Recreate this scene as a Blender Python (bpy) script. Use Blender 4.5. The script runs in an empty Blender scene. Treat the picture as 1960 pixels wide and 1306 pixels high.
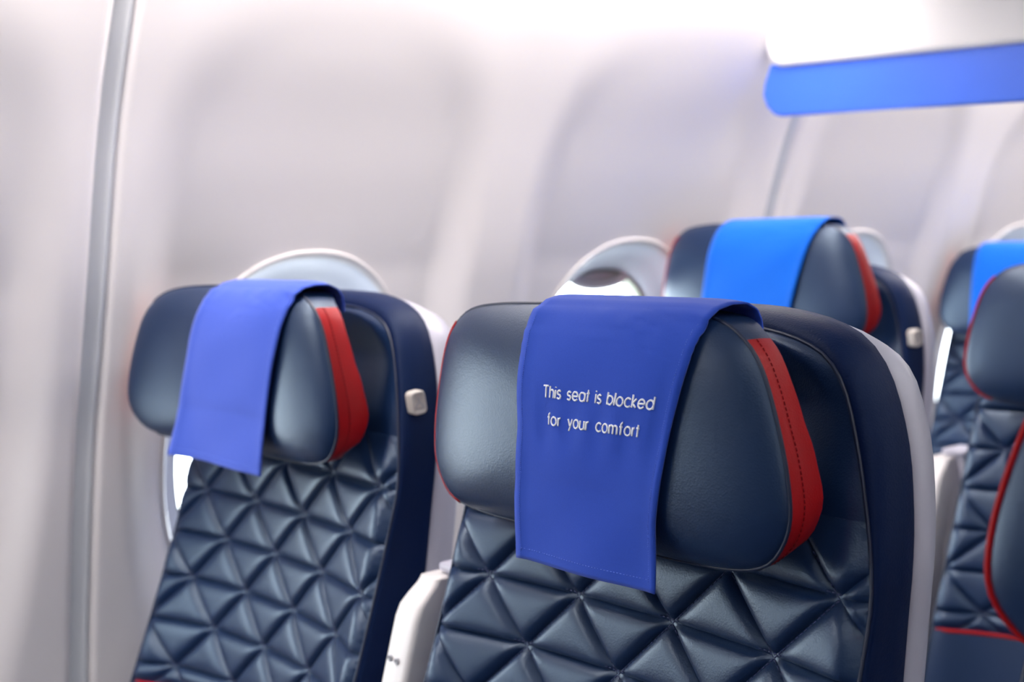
import bpy, bmesh, math, random
from mathutils import Vector, Matrix

random.seed(4)
scene = bpy.context.scene
col = scene.collection
R = math.radians
Z0 = 1.0                     # height above the floor of the first quilting row of a seat back

# ------------------------------------------------------------------ camera
YAW, PITCH, ROLL = R(39.129), R(4.8895), R(-1.6986)
fw = Vector((-math.cos(YAW) * math.cos(PITCH), math.sin(YAW) * math.cos(PITCH), -math.sin(PITCH)))
rt = fw.cross(Vector((0, 0, 1))).normalized()
up = rt.cross(fw)
r2 = rt * math.cos(ROLL) + up * math.sin(ROLL)
u2 = up * math.cos(ROLL) - rt * math.sin(ROLL)
cam = bpy.data.cameras.new('camera')
cam_o = bpy.data.objects.new('camera', cam)
col.objects.link(cam_o)
m = Matrix((r2, u2, -fw)).transposed().to_4x4()
m.translation = Vector((0.6392, -0.6318, 0.2221 + Z0))
cam_o.matrix_world = m
cam.sensor_width = 36.0
cam.lens = 2503.0 * 36.0 / 1960.0
cam.clip_start = 0.02
cam.dof.use_dof = True
cam.dof.focus_distance = 0.84
cam.dof.aperture_fstop = 5.6
scene.camera = cam_o

# ------------------------------------------------------------------ world, lights, exposure
world = bpy.data.worlds.new('sky')
scene.world = world
world.use_nodes = True
bg = world.node_tree.nodes['Background']
bg.inputs['Color'].default_value = (0.88, 0.95, 1.0, 1)
bg.inputs['Strength'].default_value = 14.5
scene.view_settings.view_transform = 'Standard'
scene.view_settings.look = 'None'
scene.view_settings.exposure = -0.38
scene.view_settings.gamma = 1.0
scene.view_settings.use_curve_mapping = False


def area_light(name, loc, size, size_y, power, color, direction, parent=None):
    l = bpy.data.lights.new(name, 'AREA')
    l.shape = 'RECTANGLE'
    l.size = size
    l.size_y = size_y
    l.energy = power
    l.color = color
    o = bpy.data.objects.new(name, l)
    col.objects.link(o)
    o.location = loc
    zz = -Vector(direction).normalized()
    yy = Vector((0, 1, 0))                       # the long side of every lamp runs along the cabin
    xx = yy.cross(zz).normalized()
    o.rotation_euler = Matrix((xx, yy, zz)).transposed().to_euler()
    if parent is not None:
        o.parent = parent
    return o


COVE_W, FILL_W = 46, 6
for nm, x in (('portal_left', -0.82), ('portal_right', 2.92)):
    p = area_light(nm, (x, 0.9, Z0 + 0.0), 0.5, 6.2, 1.0, (1, 1, 1), (1 if x < 0 else -1, 0, 0))
    p.data.cycles.is_portal = True

# ------------------------------------------------------------------ materials
def mat(name, color, rough=0.5, spec=0.5, bump=None, vary=0.0, vscale=6.0, emit=None, sheen=0.0, coat=0.0):
    ma = bpy.data.materials.new(name)
    ma.use_nodes = True
    nt = ma.node_tree
    b = nt.nodes['Principled BSDF']
    b.inputs['Base Color'].default_value = (*color, 1)
    b.inputs['Roughness'].default_value = rough
    b.inputs['Specular IOR Level'].default_value = spec
    b.inputs['Sheen Weight'].default_value = sheen
    if 'leather' in name and 'red' not in name:
        b.inputs['Specular Tint'].default_value = (0.70, 0.86, 1.0, 1)
    b.inputs['Coat Weight'].default_value = coat
    tc = nt.nodes.new('ShaderNodeTexCoord')
    if vary > 0:
        n = nt.nodes.new('ShaderNodeTexNoise')
        n.inputs['Scale'].default_value = vscale
        n.inputs['Detail'].default_value = 3
        nt.links.new(tc.outputs['Object'], n.inputs['Vector'])
        mx = nt.nodes.new('ShaderNodeMixRGB')
        mx.inputs[1].default_value = (*[c * (1 - vary) for c in color], 1)
        mx.inputs[2].default_value = (*[min(1, c * (1 + vary)) for c in color], 1)
        nt.links.new(n.outputs['Fac'], mx.inputs[0])
        nt.links.new(mx.outputs[0], b.inputs['Base Color'])
    if bump:
        kind, scale, strength, dist = bump
        if kind == 'voronoi':
            t = nt.nodes.new('ShaderNodeTexVoronoi')
            t.inputs['Scale'].default_value = scale
            out = t.outputs['Distance']
            n2 = nt.nodes.new('ShaderNodeTexNoise')
            n2.inputs['Scale'].default_value = scale * 0.35
            n2.inputs['Detail'].default_value = 4
            nt.links.new(tc.outputs['Object'], n2.inputs['Vector'])
            ad = nt.nodes.new('ShaderNodeMath')
            ad.operation = 'ADD'
            nt.links.new(out, ad.inputs[0])
            nt.links.new(n2.outputs['Fac'], ad.inputs[1])
            out2 = ad.outputs[0]
        else:
            t = nt.nodes.new('ShaderNodeTexNoise')
            t.inputs['Scale'].default_value = scale
            t.inputs['Detail'].default_value = 4
            out2 = t.outputs['Fac']
        nt.links.new(tc.outputs['Object'], t.inputs['Vector'])
        bp = nt.nodes.new('ShaderNodeBump')
        bp.inputs['Strength'].default_value = strength
        bp.inputs['Distance'].default_value = dist
        nt.links.new(out2, bp.inputs['Height'])
        nt.links.new(bp.outputs['Normal'], b.inputs['Normal'])
    if emit:
        b.inputs['Emission Color'].default_value = (*emit[0], 1)
        b.inputs['Emission Strength'].default_value = emit[1]
    return ma


M = {}
NAVY = (0.005, 0.019, 0.066)
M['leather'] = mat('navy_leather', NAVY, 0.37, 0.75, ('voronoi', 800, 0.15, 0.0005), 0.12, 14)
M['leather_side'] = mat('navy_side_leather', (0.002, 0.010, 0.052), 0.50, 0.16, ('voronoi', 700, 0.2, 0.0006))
M['piping'] = mat('navy_piping', (0.010, 0.018, 0.050), 0.40, 0.5)
M['red'] = mat('red_leather', (0.36, 0.003, 0.006), 0.42, 0.22, ('voronoi', 800, 0.2, 0.0005), 0.08, 20)
M['red_thread'] = mat('dark_red_thread', (0.16, 0.002, 0.008), 0.7, 0.2)
M['thread'] = mat('navy_thread', (0.035, 0.045, 0.12), 0.6, 0.3)
M['shell'] = mat('pale_shell_plastic', (0.50, 0.49, 0.57), 0.38, 0.5, ('noise', 900, 0.06, 0.0004))
M['white_plastic'] = mat('warm_white_plastic', (0.80, 0.76, 0.75), 0.35, 0.5, ('noise', 900, 0.05, 0.0003))
M['grey_plastic'] = mat('grey_plastic', (0.42, 0.42, 0.45), 0.4, 0.5)
M['hook'] = mat('beige_hook_plastic', (0.62, 0.58, 0.53), 0.35, 0.5)
M['black'] = mat('black_metal', (0.012, 0.012, 0.014), 0.4, 0.5)
M['cloth_royal'] = mat('royal_blue_cloth', (0.022, 0.072, 0.47), 0.85, 0.15, ('noise', 2200, 0.25, 0.0004), 0.07, 900, sheen=0.15)
M['cloth_violet'] = mat('violet_blue_cloth', (0.05, 0.10, 0.52), 0.85, 0.15, ('noise', 2200, 0.25, 0.0004), 0.07, 900, sheen=0.15)
M['cloth_azure'] = mat('azure_blue_cloth', (0.005, 0.135, 0.68), 0.85, 0.15, ('noise', 2200, 0.25, 0.0004), 0.07, 900, sheen=0.1)
M['white_thread'] = mat('white_embroidery_thread', (0.94, 0.94, 0.96), 0.55, 0.4)
M['blue_thread'] = mat('pale_blue_hem_thread', (0.14, 0.22, 0.72), 0.7, 0.2)
M['wall'] = mat('cream_sidewall_plastic', (0.81, 0.765, 0.755), 0.50, 0.35, ('noise', 700, 0.05, 0.0005), 0.015, 3)
M['wall_trim'] = mat('grey_joint_strip', (0.68, 0.69, 0.71), 0.5, 0.4)
M['rim'] = mat('window_rim_plastic', (0.64, 0.61, 0.61), 0.4, 0.5)
M['reveal'] = mat('window_reveal_plastic', (0.50, 0.52, 0.60), 0.45, 0.4)
M['shade'] = mat('window_shade_plastic', (0.62, 0.57, 0.58), 0.45, 0.4)
M['gasket'] = mat('window_gasket_rubber', (0.30, 0.32, 0.26), 0.6, 0.3)
M['carpet'] = mat('blue_grey_carpet', (0.06, 0.07, 0.11), 0.95, 0.1, ('noise', 400, 0.6, 0.003), 0.3, 120)
M['bin'] = mat('overhead_bin_plastic', (0.78, 0.76, 0.75), 0.4, 0.4)
M['divider_blue'] = mat('blue_divider_panel', (0.045, 0.16, 0.80), 0.38, 0.5, ('noise', 900, 0.05, 0.0004))
M['bulkhead'] = mat('low_bounce_bulkhead', (0.16, 0.18, 0.22), 0.5, 0.3)  # for the unseen end walls, coloured dark to lower bounce onto the seats
M['lamp'] = mat('lit_cove_diffuser', (0.9, 0.9, 0.9), 0.5, 0.3, emit=((1.0, 0.96, 0.93), 6.0))


def glass_mat():
    ma = bpy.data.materials.new('window_pane_acrylic')
    ma.use_nodes = True
    nt = ma.node_tree
    for n in list(nt.nodes):
        nt.nodes.remove(n)
    out = nt.nodes.new('ShaderNodeOutputMaterial')
    mix = nt.nodes.new('ShaderNodeMixShader')
    tr = nt.nodes.new('ShaderNodeBsdfTransparent')
    tr.inputs['Color'].default_value = (0.97, 0.98, 0.98, 1)
    gl = nt.nodes.new('ShaderNodeBsdfGlossy')
    gl.inputs['Roughness'].default_value = 0.03
    mix.inputs[0].default_value = 0.05
    nt.links.new(tr.outputs[0], mix.inputs[1])
    nt.links.new(gl.outputs[0], mix.inputs[2])
    nt.links.new(mix.outputs[0], out.inputs['Surface'])
    return ma


M['glass'] = glass_mat()

# ------------------------------------------------------------------ helpers
CACHE = {}


def make_mesh(name, verts, faces, material, smooth=True):
    me = bpy.data.meshes.new(name)
    me.from_pydata([tuple(v) for v in verts], [], faces)
    me.validate()
    bm = bmesh.new()
    bm.from_mesh(me)
    bmesh.ops.remove_doubles(bm, verts=bm.verts, dist=1e-6)
    bmesh.ops.dissolve_degenerate(bm, dist=1e-6, edges=bm.edges)
    bmesh.ops.recalc_face_normals(bm, faces=bm.faces)
    bm.to_mesh(me)
    bm.free()
    me.materials.append(M[material])
    if smooth:
        for p in me.polygons:
            p.use_smooth = True
    return me


def link(name, me, parent=None, label=None):
    o = bpy.data.objects.new(name, me)
    col.objects.link(o)
    if parent is not None:
        o.parent = parent
    if label:
        o['label'] = label
    return o


def empty(name, loc):
    o = bpy.data.objects.new(name, None)
    col.objects.link(o)
    o.location = loc
    o.empty_display_size = 0.1
    return o


def tag(o, label, cat, group=None):
    o['label'] = label
    o['category'] = cat
    if group:
        o['group'] = group
    return o


def grid_faces(nu, nv, closed_u=False, base=0):
    """verts laid out v-major: index = base + v*nu + u"""
    f = []
    for v in range(nv - 1):
        for u in range(nu if closed_u else nu - 1):
            a = base + v * nu + u
            b = base + v * nu + (u + 1) % nu
            f.append((a, b, b + nu, a + nu))
    return f


def smooth_curve(pts, n, closed=False):
    """Catmull-Rom through pts, resampled evenly to n points"""
    P = [Vector(p) for p in pts]
    k = len(P)
    dense = []
    segs = k if closed else k - 1
    for i in range(segs):
        if closed:
            p0, p1, p2, p3 = P[(i - 1) % k], P[i], P[(i + 1) % k], P[(i + 2) % k]
        else:
            p0, p1, p2, p3 = P[max(i - 1, 0)], P[i], P[i + 1], P[min(i + 2, k - 1)]
        for j in range(16):
            t = j / 16
            dense.append(0.5 * ((2 * p1) + (p2 - p0) * t + (2 * p0 - 5 * p1 + 4 * p2 - p3) * t * t
                                + (3 * p1 - p0 - 3 * p2 + p3) * t ** 3))
    if closed:
        dense.append(dense[0].copy())
    else:
        dense.append(P[-1].copy())
    L = [0]
    for a, b in zip(dense, dense[1:]):
        L.append(L[-1] + (b - a).length)
    out = []
    cnt = n if closed else n - 1
    j = 0
    for i in range(n):
        d = L[-1] * i / cnt
        while j < len(L) - 2 and L[j + 1] < d:
            j += 1
        s = (d - L[j]) / max(1e-12, L[j + 1] - L[j])
        out.append(dense[j].lerp(dense[j + 1], s))
    return out


def tube(points, r, sides=6, closed=False, verts=None, faces=None):
    """sweep a small round section along 3D points; appends to verts/faces"""
    if verts is None:
        verts, faces = [], []
    n = len(points)
    base = len(verts)
    for i, p in enumerate(points):
        if closed:
            t = points[(i + 1) % n] - points[i - 1]
        else:
            t = points[min(i + 1, n - 1)] - points[max(i - 1, 0)]
        t = t.normalized() if t.length > 1e-9 else Vector((0, 0, 1))
        ref = Vector((0, 1, 0)) if abs(t.y) < 0.9 else Vector((1, 0, 0))
        a = t.cross(ref).normalized()
        b = t.cross(a)
        rr = r[i] if isinstance(r, (list, tuple)) else r
        for k in range(sides):
            an = 2 * math.pi * k / sides
            verts.append(p + a * (math.cos(an) * rr) + b * (math.sin(an) * rr))
    for i in range(n if closed else n - 1):
        for k in range(sides):
            i2 = (i + 1) % n
            faces.append((base + i * sides + k, base + i * sides + (k + 1) % sides,
                          base + i2 * sides + (k + 1) % sides, base + i2 * sides + k))
    if not closed:
        faces.append(tuple(base + k for k in range(sides)))
        faces.append(tuple(base + (n - 1) * sides + k for k in reversed(range(sides))))
    return verts, faces


def rounded_box(x0, x1, y0, y1, z0, z1, r, seg=3):
    bm = bmesh.new()
    vs = [bm.verts.new((x, y, z)) for x in (x0, x1) for y in (y0, y1) for z in (z0, z1)]
    for f in ((0, 1, 3, 2), (4, 6, 7, 5), (0, 4, 5, 1), (2, 3, 7, 6), (0, 2, 6, 4), (1, 5, 7, 3)):
        bm.faces.new([vs[i] for i in f])
    bmesh.ops.recalc_face_normals(bm, faces=bm.faces)
    bmesh.ops.bevel(bm, geom=list(bm.edges), offset=r, segments=seg, profile=0.5, affect='EDGES')
    v = [x.co.copy() for x in bm.verts]
    bm.verts.index_update()
    f = [tuple(x.index for x in fa.verts) for fa in bm.faces]
    bm.free()
    return v, f


def lerp_table(tab, z):
    if z <= tab[0][0]:
        return tab[0][1]
    for (a, va), (b, vb) in zip(tab, tab[1:]):
        if z <= b:
            t = (z - a) / (b - a)
            t = t * t * (3 - 2 * t)
            return va + (vb - va) * t
    return tab[-1][1]


def lin_table(tab, z):
    if z <= tab[0][0]:
        (a, va), (b, vb) = tab[0], tab[1]
        return va + (vb - va) * (z - a) / (b - a)
    for (a, va), (b, vb) in zip(tab, tab[1:]):
        if z <= b:
            return va + (vb - va) * (z - a) / (b - a)
    (a, va), (b, vb) = tab[-2], tab[-1]
    return vb + (vb - va) * (z - b) / (b - a)


def sstep(a, b, x):
    t = max(0.0, min(1.0, (x - a) / (b - a)))
    return t * t * (3 - 2 * t)


# ------------------------------------------------------------------ the sidewall
SEAM_Y = -0.125
PANEL = 1.016
CELL = PANEL / 2
WALL_PROFILE = [(-1.0, -0.80), (-0.5, -0.775), (-0.254, -0.748), (-0.014, -0.697), (0.097, -0.662), (0.177, -0.635),
                (0.27, -0.606), (0.351, -0.576), (0.441, -0.531), (0.50, -0.497), (0.57, -0.455), (0.62, -0.42)]
_prof = smooth_curve([(z, x, 0) for z, x in WALL_PROFILE], 160)
_proft = [(p.x, p.y) for p in _prof]
WIN_ZC, WIN_A, WIN_B, WIN_N = -0.02, 0.158, 0.222, 2.25


def wall_x(y, z):
    """interior surface of the sidewall at height z (relative to Z0)"""
    x = lin_table(_proft, z)
    c = math.floor((y - SEAM_Y) / CELL)
    yc = SEAM_Y + (c + 0.5) * CELL
    dz = z - 0.22
    hz = 0.251 if dz > 0 else 0.60
    rho = (abs((y - yc) / 0.205) ** 2.6 + abs(dz / hz) ** 2.6) ** (1 / 2.6)
    ramp = 0.06 + 0.94 * max(0.0, min(1.0, (0.47 - z) / 0.29)) ** 1.6
    return x - 0.025 * ramp * sstep(1.10, 0.80, rho)


def win_pt(yc, th, k=1.0, dz=0.0):
    c, s = math.cos(th), math.sin(th)
    e = 2 / WIN_N
    return (yc + WIN_A * k * math.copysign(abs(c) ** e, c), WIN_ZC + dz + WIN_B * k * math.copysign(abs(s) ** e, s))


wall = empty('wall_left', (-0.70, 0.8, 0))
wall['kind'] = 'structure'
wall['label'] = 'cream curved cabin sidewall with deep arched window bays'
WL = Vector((-0.70, 0.8, 0))
NA, NR = 128, 40
ZT, ZB = 0.585, -0.42
GAP = 0.0068


def build_panel(i):
    y0 = SEAM_Y + i * PANEL
    verts, faces = [], []
    for c in range(2):
        ya, yb = y0 + c * CELL, y0 + (c + 1) * CELL
        yc = (ya + yb) / 2
        ga, gb = (GAP if c == 0 else 0), (GAP if c == 1 else 0)
        base = len(verts)
        for j in range(NR + 1):
            t = j / NR
            t = t ** 1.15
            for k in range(NA):
                th = 2 * math.pi * k / NA
                py, pz = win_pt(yc, th)
                dy, dz = math.cos(th), math.sin(th) * 1.6
                zc = WIN_ZC
                # outer rectangle point along the direction
                s = 1e9
                if abs(dy) > 1e-9:
                    s = min(s, (CELL / 2) / abs(dy))
                if dz > 1e-9:
                    s = min(s, (ZT - zc) / dz)
                if dz < -1e-9:
                    s = min(s, (ZB - zc) / dz)
                qy, qz = yc + dy * s, zc + dz * s
                y = py + (qy - py) * t
                z = pz + (qz - pz) * t
                x = wall_x(min(max(y, ya + 1e-4), yb - 1e-4), z)
                y = max(ya + ga, min(yb - gb, y))
                e = min(y - (y0 + GAP), (y0 + PANEL - GAP) - y)
                x -= 0.010 * (1 - sstep(0, 0.010, e))          # panel edges roll back into the joint
                verts.append(Vector((x, y, z + Z0)) - WL)
        faces += grid_faces(NA, NR + 1, True, base)
        # corners of the rectangle
        def corner(y, z):
            return Vector((wall_x(min(max(y, ya + 1e-4), yb - 1e-4), z) - (0.010 if (y < y0 + 0.02 or y > y0 + PANEL - 0.02) else 0),
                           max(ya + ga, min(yb - gb, y)), z + Z0)) - WL
        ob = base + NR * NA
        for (cy, cz) in ((yb, ZT), (ya, ZT), (ya, ZB), (yb, ZB)):
            an = math.atan2((cz - WIN_ZC) / 1.6, cy - yc) % (2 * math.pi)
            k = int(an / (2 * math.pi) * NA)
            verts.append(corner(cy, cz))
            faces.append((ob + k % NA, ob + (k + 1) % NA, len(verts) - 1))
    # lower dado of the panel down to the floor
    base = len(verts)
    nu, nv = 41, 14
    for v in range(nv):
        z = ZB + (-1.0 - ZB) * v / (nv - 1)
        for u in range(nu):
            y = y0 + GAP + (PANEL - 2 * GAP) * u / (nu - 1)
            x = wall_x(y, z)
            e = min(y - (y0 + GAP), (y0 + PANEL - GAP) - y)
            x -= 0.010 * (1 - sstep(0, 0.010, e))
            verts.append(Vector((x, y, z + Z0)) - WL)
    faces += grid_faces(nu, nv, False, base)
    return make_mesh('sidewall_panel', verts, faces, 'wall')


panel_mesh = build_panel(0)
for i in (-2, -1, 0, 1, 2, 3):
    o = link('sidewall_panel', panel_mesh, wall)
    o.location = (0, i * PANEL, 0)

# grey joint strips between the panels (recessed), with a bright bead on the aft side
strip_mesh = None
for i in (-2, -1, 0, 1, 2, 3, 4):
    if strip_mesh is None:
        verts, faces = [], []
        nv = 80
        for v in range(nv):
            z = -1.0 + (ZT + 1.0) * v / (nv - 1)
            x = lin_table(_proft, z)
            for (dx, dy) in ((-0.014, -0.013), (-0.0075, -0.0095), (-0.0075, 0.002), (-0.0045, 0.004), (-0.0035, 0.007), (-0.006, 0.009), (-0.014, 0.012)):
                verts.append(Vector((x + dx, SEAM_Y + dy, z + Z0)) - WL)
        faces = grid_faces(7, nv)
        strip_mesh = make_mesh('joint_strip', verts, faces, 'wall_trim')
    o = link('joint_strip', strip_mesh, wall)
    o.location = (0, i * PANEL, 0)

# windows
win_cache = {}


def ring_mesh(name, rings, material, n=96, yc=0.0):
    """rings: list of (k, dz, x_function) -> loft"""
    verts = []
    for (k, dz, xf) in rings:
        for a in range(n):
            th = 2 * math.pi * a / n
            y, z = win_pt(yc, th, k, dz)
            verts.append(Vector((xf(y, z), y, z)))
    return make_mesh(name, verts, grid_faces(n, len(rings), True), material)


YC0 = SEAM_Y + CELL / 2
wx = lambda d: (lambda y, z: wall_x(y + YC0, z) + d)
flat = lambda x: (lambda y, z: x + lin_table([(-0.25, -0.05), (0.25, 0.075)], z) * 0.9)
XP = -0.775     # plane of the outer pane (leans with the wall)
W_RIM = ring_mesh('window_rim', [(1.016, 0, wx(-0.004)), (1.014, 0, wx(0.0015)), (1.002, 0, wx(0.0038)), (0.988, 0, wx(0.003)), (0.970, 0, wx(-0.003))], 'rim')
W_REV = ring_mesh('window_reveal', [(0.972, 0, wx(-0.002)), (0.95, 0, wx(-0.010)), (0.90, 0, wx(-0.03)), (0.84, 0, flat(XP + 0.022)), (0.815, 0, flat(XP + 0.01))], 'reveal')
W_GAS = ring_mesh('window_gasket', [(0.82, 0, flat(XP + 0.012)), (0.808, 0, flat(XP + 0.014)), (0.80, 0, flat(XP + 0.008)), (0.80, 0, flat(XP - 0.012))], 'gasket')


def pane_mesh():
    n = 64
    verts, faces = [], []
    for x in (XP - 0.004, XP - 0.007):
        for a in range(n):
            y, z = win_pt(0, 2 * math.pi * a / n, 0.805)
            verts.append(Vector((flat(x)(y, z), y, z)))
    faces = [tuple(range(n)), tuple(range(2 * n - 1, n - 1, -1))]
    faces += [(a, (a + 1) % n, n + (a + 1) % n, n + a) for a in range(n)]
    return make_mesh('window_pane', verts, faces, 'glass', False)


def shade_mesh(zlow):
    """sliding shade pulled a little way down: a curved sheet with a thick handle edge"""
    verts, faces = [], []
    nu, nv = 33, 10
    top = WIN_ZC + WIN_B * 0.83
    prof = []
    for v in range(nv):
        t = v / (nv - 1)
        prof.append((top + (zlow - top) * t, 0.0))
    prof += [(zlow - 0.002, 0.006), (zlow + 0.002, 0.009), (zlow + 0.008, 0.009), (zlow + 0.011, 0.003)]
    for (z, dx) in prof:
        for u in range(nu):
            s = -1 + 2 * u / (nu - 1)
            zz = z + (0.020 * s * s if z < zlow + 0.03 else 0)
            w = 0.0
            q = abs((min(zz, top - 1e-4) - WIN_ZC) / (WIN_B * 0.835))
            w = WIN_A * 0.835 * max(0.0, 1 - q ** WIN_N) ** (1 / WIN_N)
            y = s * w
            verts.append(Vector((flat(XP + 0.005 + dx)(y, zz), y, zz)))
    faces = grid_faces(nu, len(prof))
    return make_mesh('window_shade', verts, faces, 'shade')


W_PANE = pane_mesh()
W_SHADE = shade_mesh(0.134)
for c in range(-4, 8):
    yc = SEAM_Y + (c + 0.5) * CELL
    w = empty('window_%d' % (c + 5), (0, yc, Z0))
    w['kind'] = 'structure'
    for nme, me in (('window_rim', W_RIM), ('window_reveal', W_REV), ('window_gasket', W_GAS), ('window_pane', W_PANE), ('window_shade', W_SHADE)):
        link(nme, me, w)

# opposite sidewall, mirrored across the cabin, and the ends of the cabin
MIRX = 1.05
wall_r = empty('wall_right', (2 * MIRX + 0.70, 0.8, 0))
wall_r['kind'] = 'structure'


def mirrored(me):
    m2 = me.copy()
    for v in m2.vertices:
        v.co.x = -v.co.x
    m2.flip_normals()
    return m2


pm, sm = mirrored(panel_mesh), mirrored(strip_mesh)
for i in (-2, -1, 0, 1, 2, 3):
    o = link('sidewall_panel', pm, wall_r)
    o.location = (0, i * PANEL, 0)
    o = link('joint_strip', sm, wall_r)
    o.location = (0, i * PANEL, 0)
WM = [(n, mirrored(me)) for n, me in (('window_rim', W_RIM), ('window_reveal', W_REV), ('window_gasket', W_GAS), ('window_pane', W_PANE), ('window_shade', shade_mesh(-0.19)))]  # unseen shades on this side, drawn down to cut its light
for c in range(-4, 8):
    w = empty('window_%d' % (c + 21), (2 * MIRX, SEAM_Y + (c + 0.5) * CELL, Z0))
    w['kind'] = 'structure'
    for nme, me in WM:
        link(nme, me, w)
for nme, y0, y1 in (('wall_front', -2.20, -2.16), ('wall_back', 3.96, 4.0)):
    v, f = rounded_box(-0.86, 2.96, y0, y1, 0.0, 2.16, 0.004, 1)
    o = link(nme, make_mesh(nme, v, f, 'bulkhead', False))
    o['kind'] = 'structure'
# ------------------------------------------------------------------ floor, ceiling
v, f = rounded_box(-0.90, 3.0, -2.2, 4.0, -0.06, 0.0, 0.004, 1)
floor = link('floor', make_mesh('floor', v, f, 'carpet', False))
floor['kind'] = 'structure'
v, f = rounded_box(-0.45, 2.55, -2.2, 4.0, 2.16, 2.20, 0.004, 1)
ceil = link('ceiling', make_mesh('ceiling', v, f, 'bin', False))
ceil['kind'] = 'structure'

# overhead bin above the window side: underside, curved door
BP = [(-0.40, 1.665), (-0.38, 1.645), (-0.33, 1.635), (0.02, 1.645), (0.09, 1.66), (0.14, 1.70), (0.17, 1.78), (0.17, 1.90), (0.12, 2.02), (0.02, 2.12), (-0.05, 2.16), (-0.45, 2.16)]
bp = smooth_curve([(x, 0, z) for x, z in BP], 60)
bin_root = empty('overhead_bin', (-0.1, 1.2, 1.63))
tag(bin_root, 'white overhead luggage bin running above the window seats', 'luggage bin')
for i in range(-3, 3):
    verts = []
    ya, yb = 1.2 + i * 0.98, 1.2 + (i + 1) * 0.98
    for y in (ya + 0.002, ya + 0.006, yb - 0.006, yb - 0.002):
        ins = 0.004 if y in (ya + 0.002, yb - 0.002) else 0.0
        for p in bp:
            verts.append(Vector((p.x - ins * 0.5, y, p.z + ins)) - Vector((-0.1, 1.2, 1.63)))
    link('bin_section', make_mesh('bin_section', verts, grid_faces(60, 4), 'bin'), bin_root)

bin_r = empty('overhead_bin', (2 * MIRX + 0.1, 1.2, 1.63))
tag(bin_r, 'white overhead luggage bin on the opposite side of the aisle', 'luggage bin')
for ch in list(bin_root.children):
    link('bin_section', mirrored(ch.data), bin_r)

# cove light between wall and bin
cv = empty('cove_light', (-0.385, 0.9, 1.612))
tag(cv, 'bright linear cove light washing the top of the sidewall', 'light')
v, f = rounded_box(-0.012, 0.012, -3.0, 3.0, -0.010, 0.006, 0.004, 2)
link('diffuser', make_mesh('diffuser', v, f, 'lamp'), cv)
hp = [(-0.085, -0.045), (-0.100, -0.045), (-0.100, 0.10), (0.03, 0.10), (0.03, 0.0065), (-0.030, 0.0065), (-0.060, 0.000), (-0.080, -0.020)]
verts = [Vector((x, y, z)) for y in (-3.0, 3.0) for (x, z) in hp]
n = len(hp)
faces = [(i, (i + 1) % n, n + (i + 1) % n, n + i) for i in range(n)] + [tuple(range(n)), tuple(reversed(range(n, 2 * n)))]
link('light_housing', make_mesh('light_housing', verts, faces, 'bin', False), cv)
cl = area_light('cove_lamp', (-0.006, 0, -0.013), 0.02, 5.8, COVE_W, (1.0, 0.93, 0.91), (-0.5, 0, -0.85), cv)

# two unseen lamp rows above the aisle, added for base brightness
for lx, which in ((0.72, 'window side'), (1.38, 'far side')):
    cr = empty('fill_light', (lx, 0.9, 2.155))
    tag(cr, 'added unseen fill lamp above the aisle on its ' + which, 'light')
    v, f = rounded_box(-0.07, 0.07, -2.8, 2.8, -0.035, 0.004, 0.006, 2)
    link('light_housing', make_mesh('light_housing', v, f, 'bin'), cr)
    v, f = rounded_box(-0.05, 0.05, -2.75, 2.75, -0.0385, -0.036, 0.001, 1)
    link('diffuser', make_mesh('diffuser', v, f, 'lamp'), cr)
    area_light('fill_lamp', (0, 0, -0.041), 0.10, 5.5, FILL_W, (1.0, 0.97, 0.95), (0, 0, -1), cr)

# ------------------------------------------------------------------ class divider hanging under the bin
DV = Vector((-0.15, 0.772, 1.35))
div = empty('class_divider', DV)
tag(div, 'white cabin divider with a glossy blue lower band hanging over the seats', 'partition')
TILT = -0.036            # the lower edge drops slightly towards the aisle


def divider_mesh(name, outline, y0, y1, r, material):
    """outline (x,z) closed -> slab with rounded rims"""
    n = len(outline)
    cx = sum(p[0] for p in outline) / n
    cz = sum(p[1] for p in outline) / n
    verts = []
    rings = []
    for (ins, y) in ((r * 1.0, y0), (r * 0.3, y0 + r * 0.3), (0, y0 + r), (0, y1 - r), (r * 0.3, y1 - r * 0.3), (r, y1)):
        for i in range(n):
            p, q, s = Vector(outline[i - 1]), Vector(outline[i]), Vector(outline[(i + 1) % n])
            t = (s - p).normalized()
            nrm = Vector((t.y, -t.x))
            w = q - nrm * ins
            verts.append(Vector((w.x, y, w.y + TILT * (w.x + 0.5))) - Vector((DV.x, 0.772, DV.z)))
    faces = grid_faces(n, 6, True)
    faces.append(tuple(range(n)))
    faces.append(tuple(reversed(range(5 * n, 6 * n))))
    return make_mesh(name, verts, faces, material, False)


def arc(cx, cz, r, a0, a1, n):
    return [(cx + r * math.cos(a0 + (a1 - a0) * i / n), cz + r * math.sin(a0 + (a1 - a0) * i / n)) for i in range(n + 1)]


ZL, ZM = 0.362 + Z0, 0.428 + Z0
XR = 0.16
# outlines run counter-clockwise seen from the front (x right, z up)
white_out = arc(-0.522 + 0.028, ZM + 0.026, 0.027, math.pi, 1.5 * math.pi, 8) + [(XR, ZM - 0.001), (XR, 1.60)] + [(-0.455, 1.61), (-0.497, 1.58), (-0.519, 1.52)]
blue_out = [(-0.520, ZM + 0.004), (-0.531, ZM - 0.020), (-0.534, ZM - 0.036), (-0.528, ZM - 0.052), (-0.516, ZL + 0.003), (-0.505, ZL), (XR - 0.01, ZL), (XR, ZL + 0.01), (XR, ZM + 0.004)]
link('white_panel', divider_mesh('white_panel', white_out, 0.765, 0.790, 0.006, 'bin'), div)
link('blue_band', divider_mesh('blue_band', blue_out, 0.773, 0.786, 0.004, 'divider_blue'), div, 'glossy blue lower band')

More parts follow.
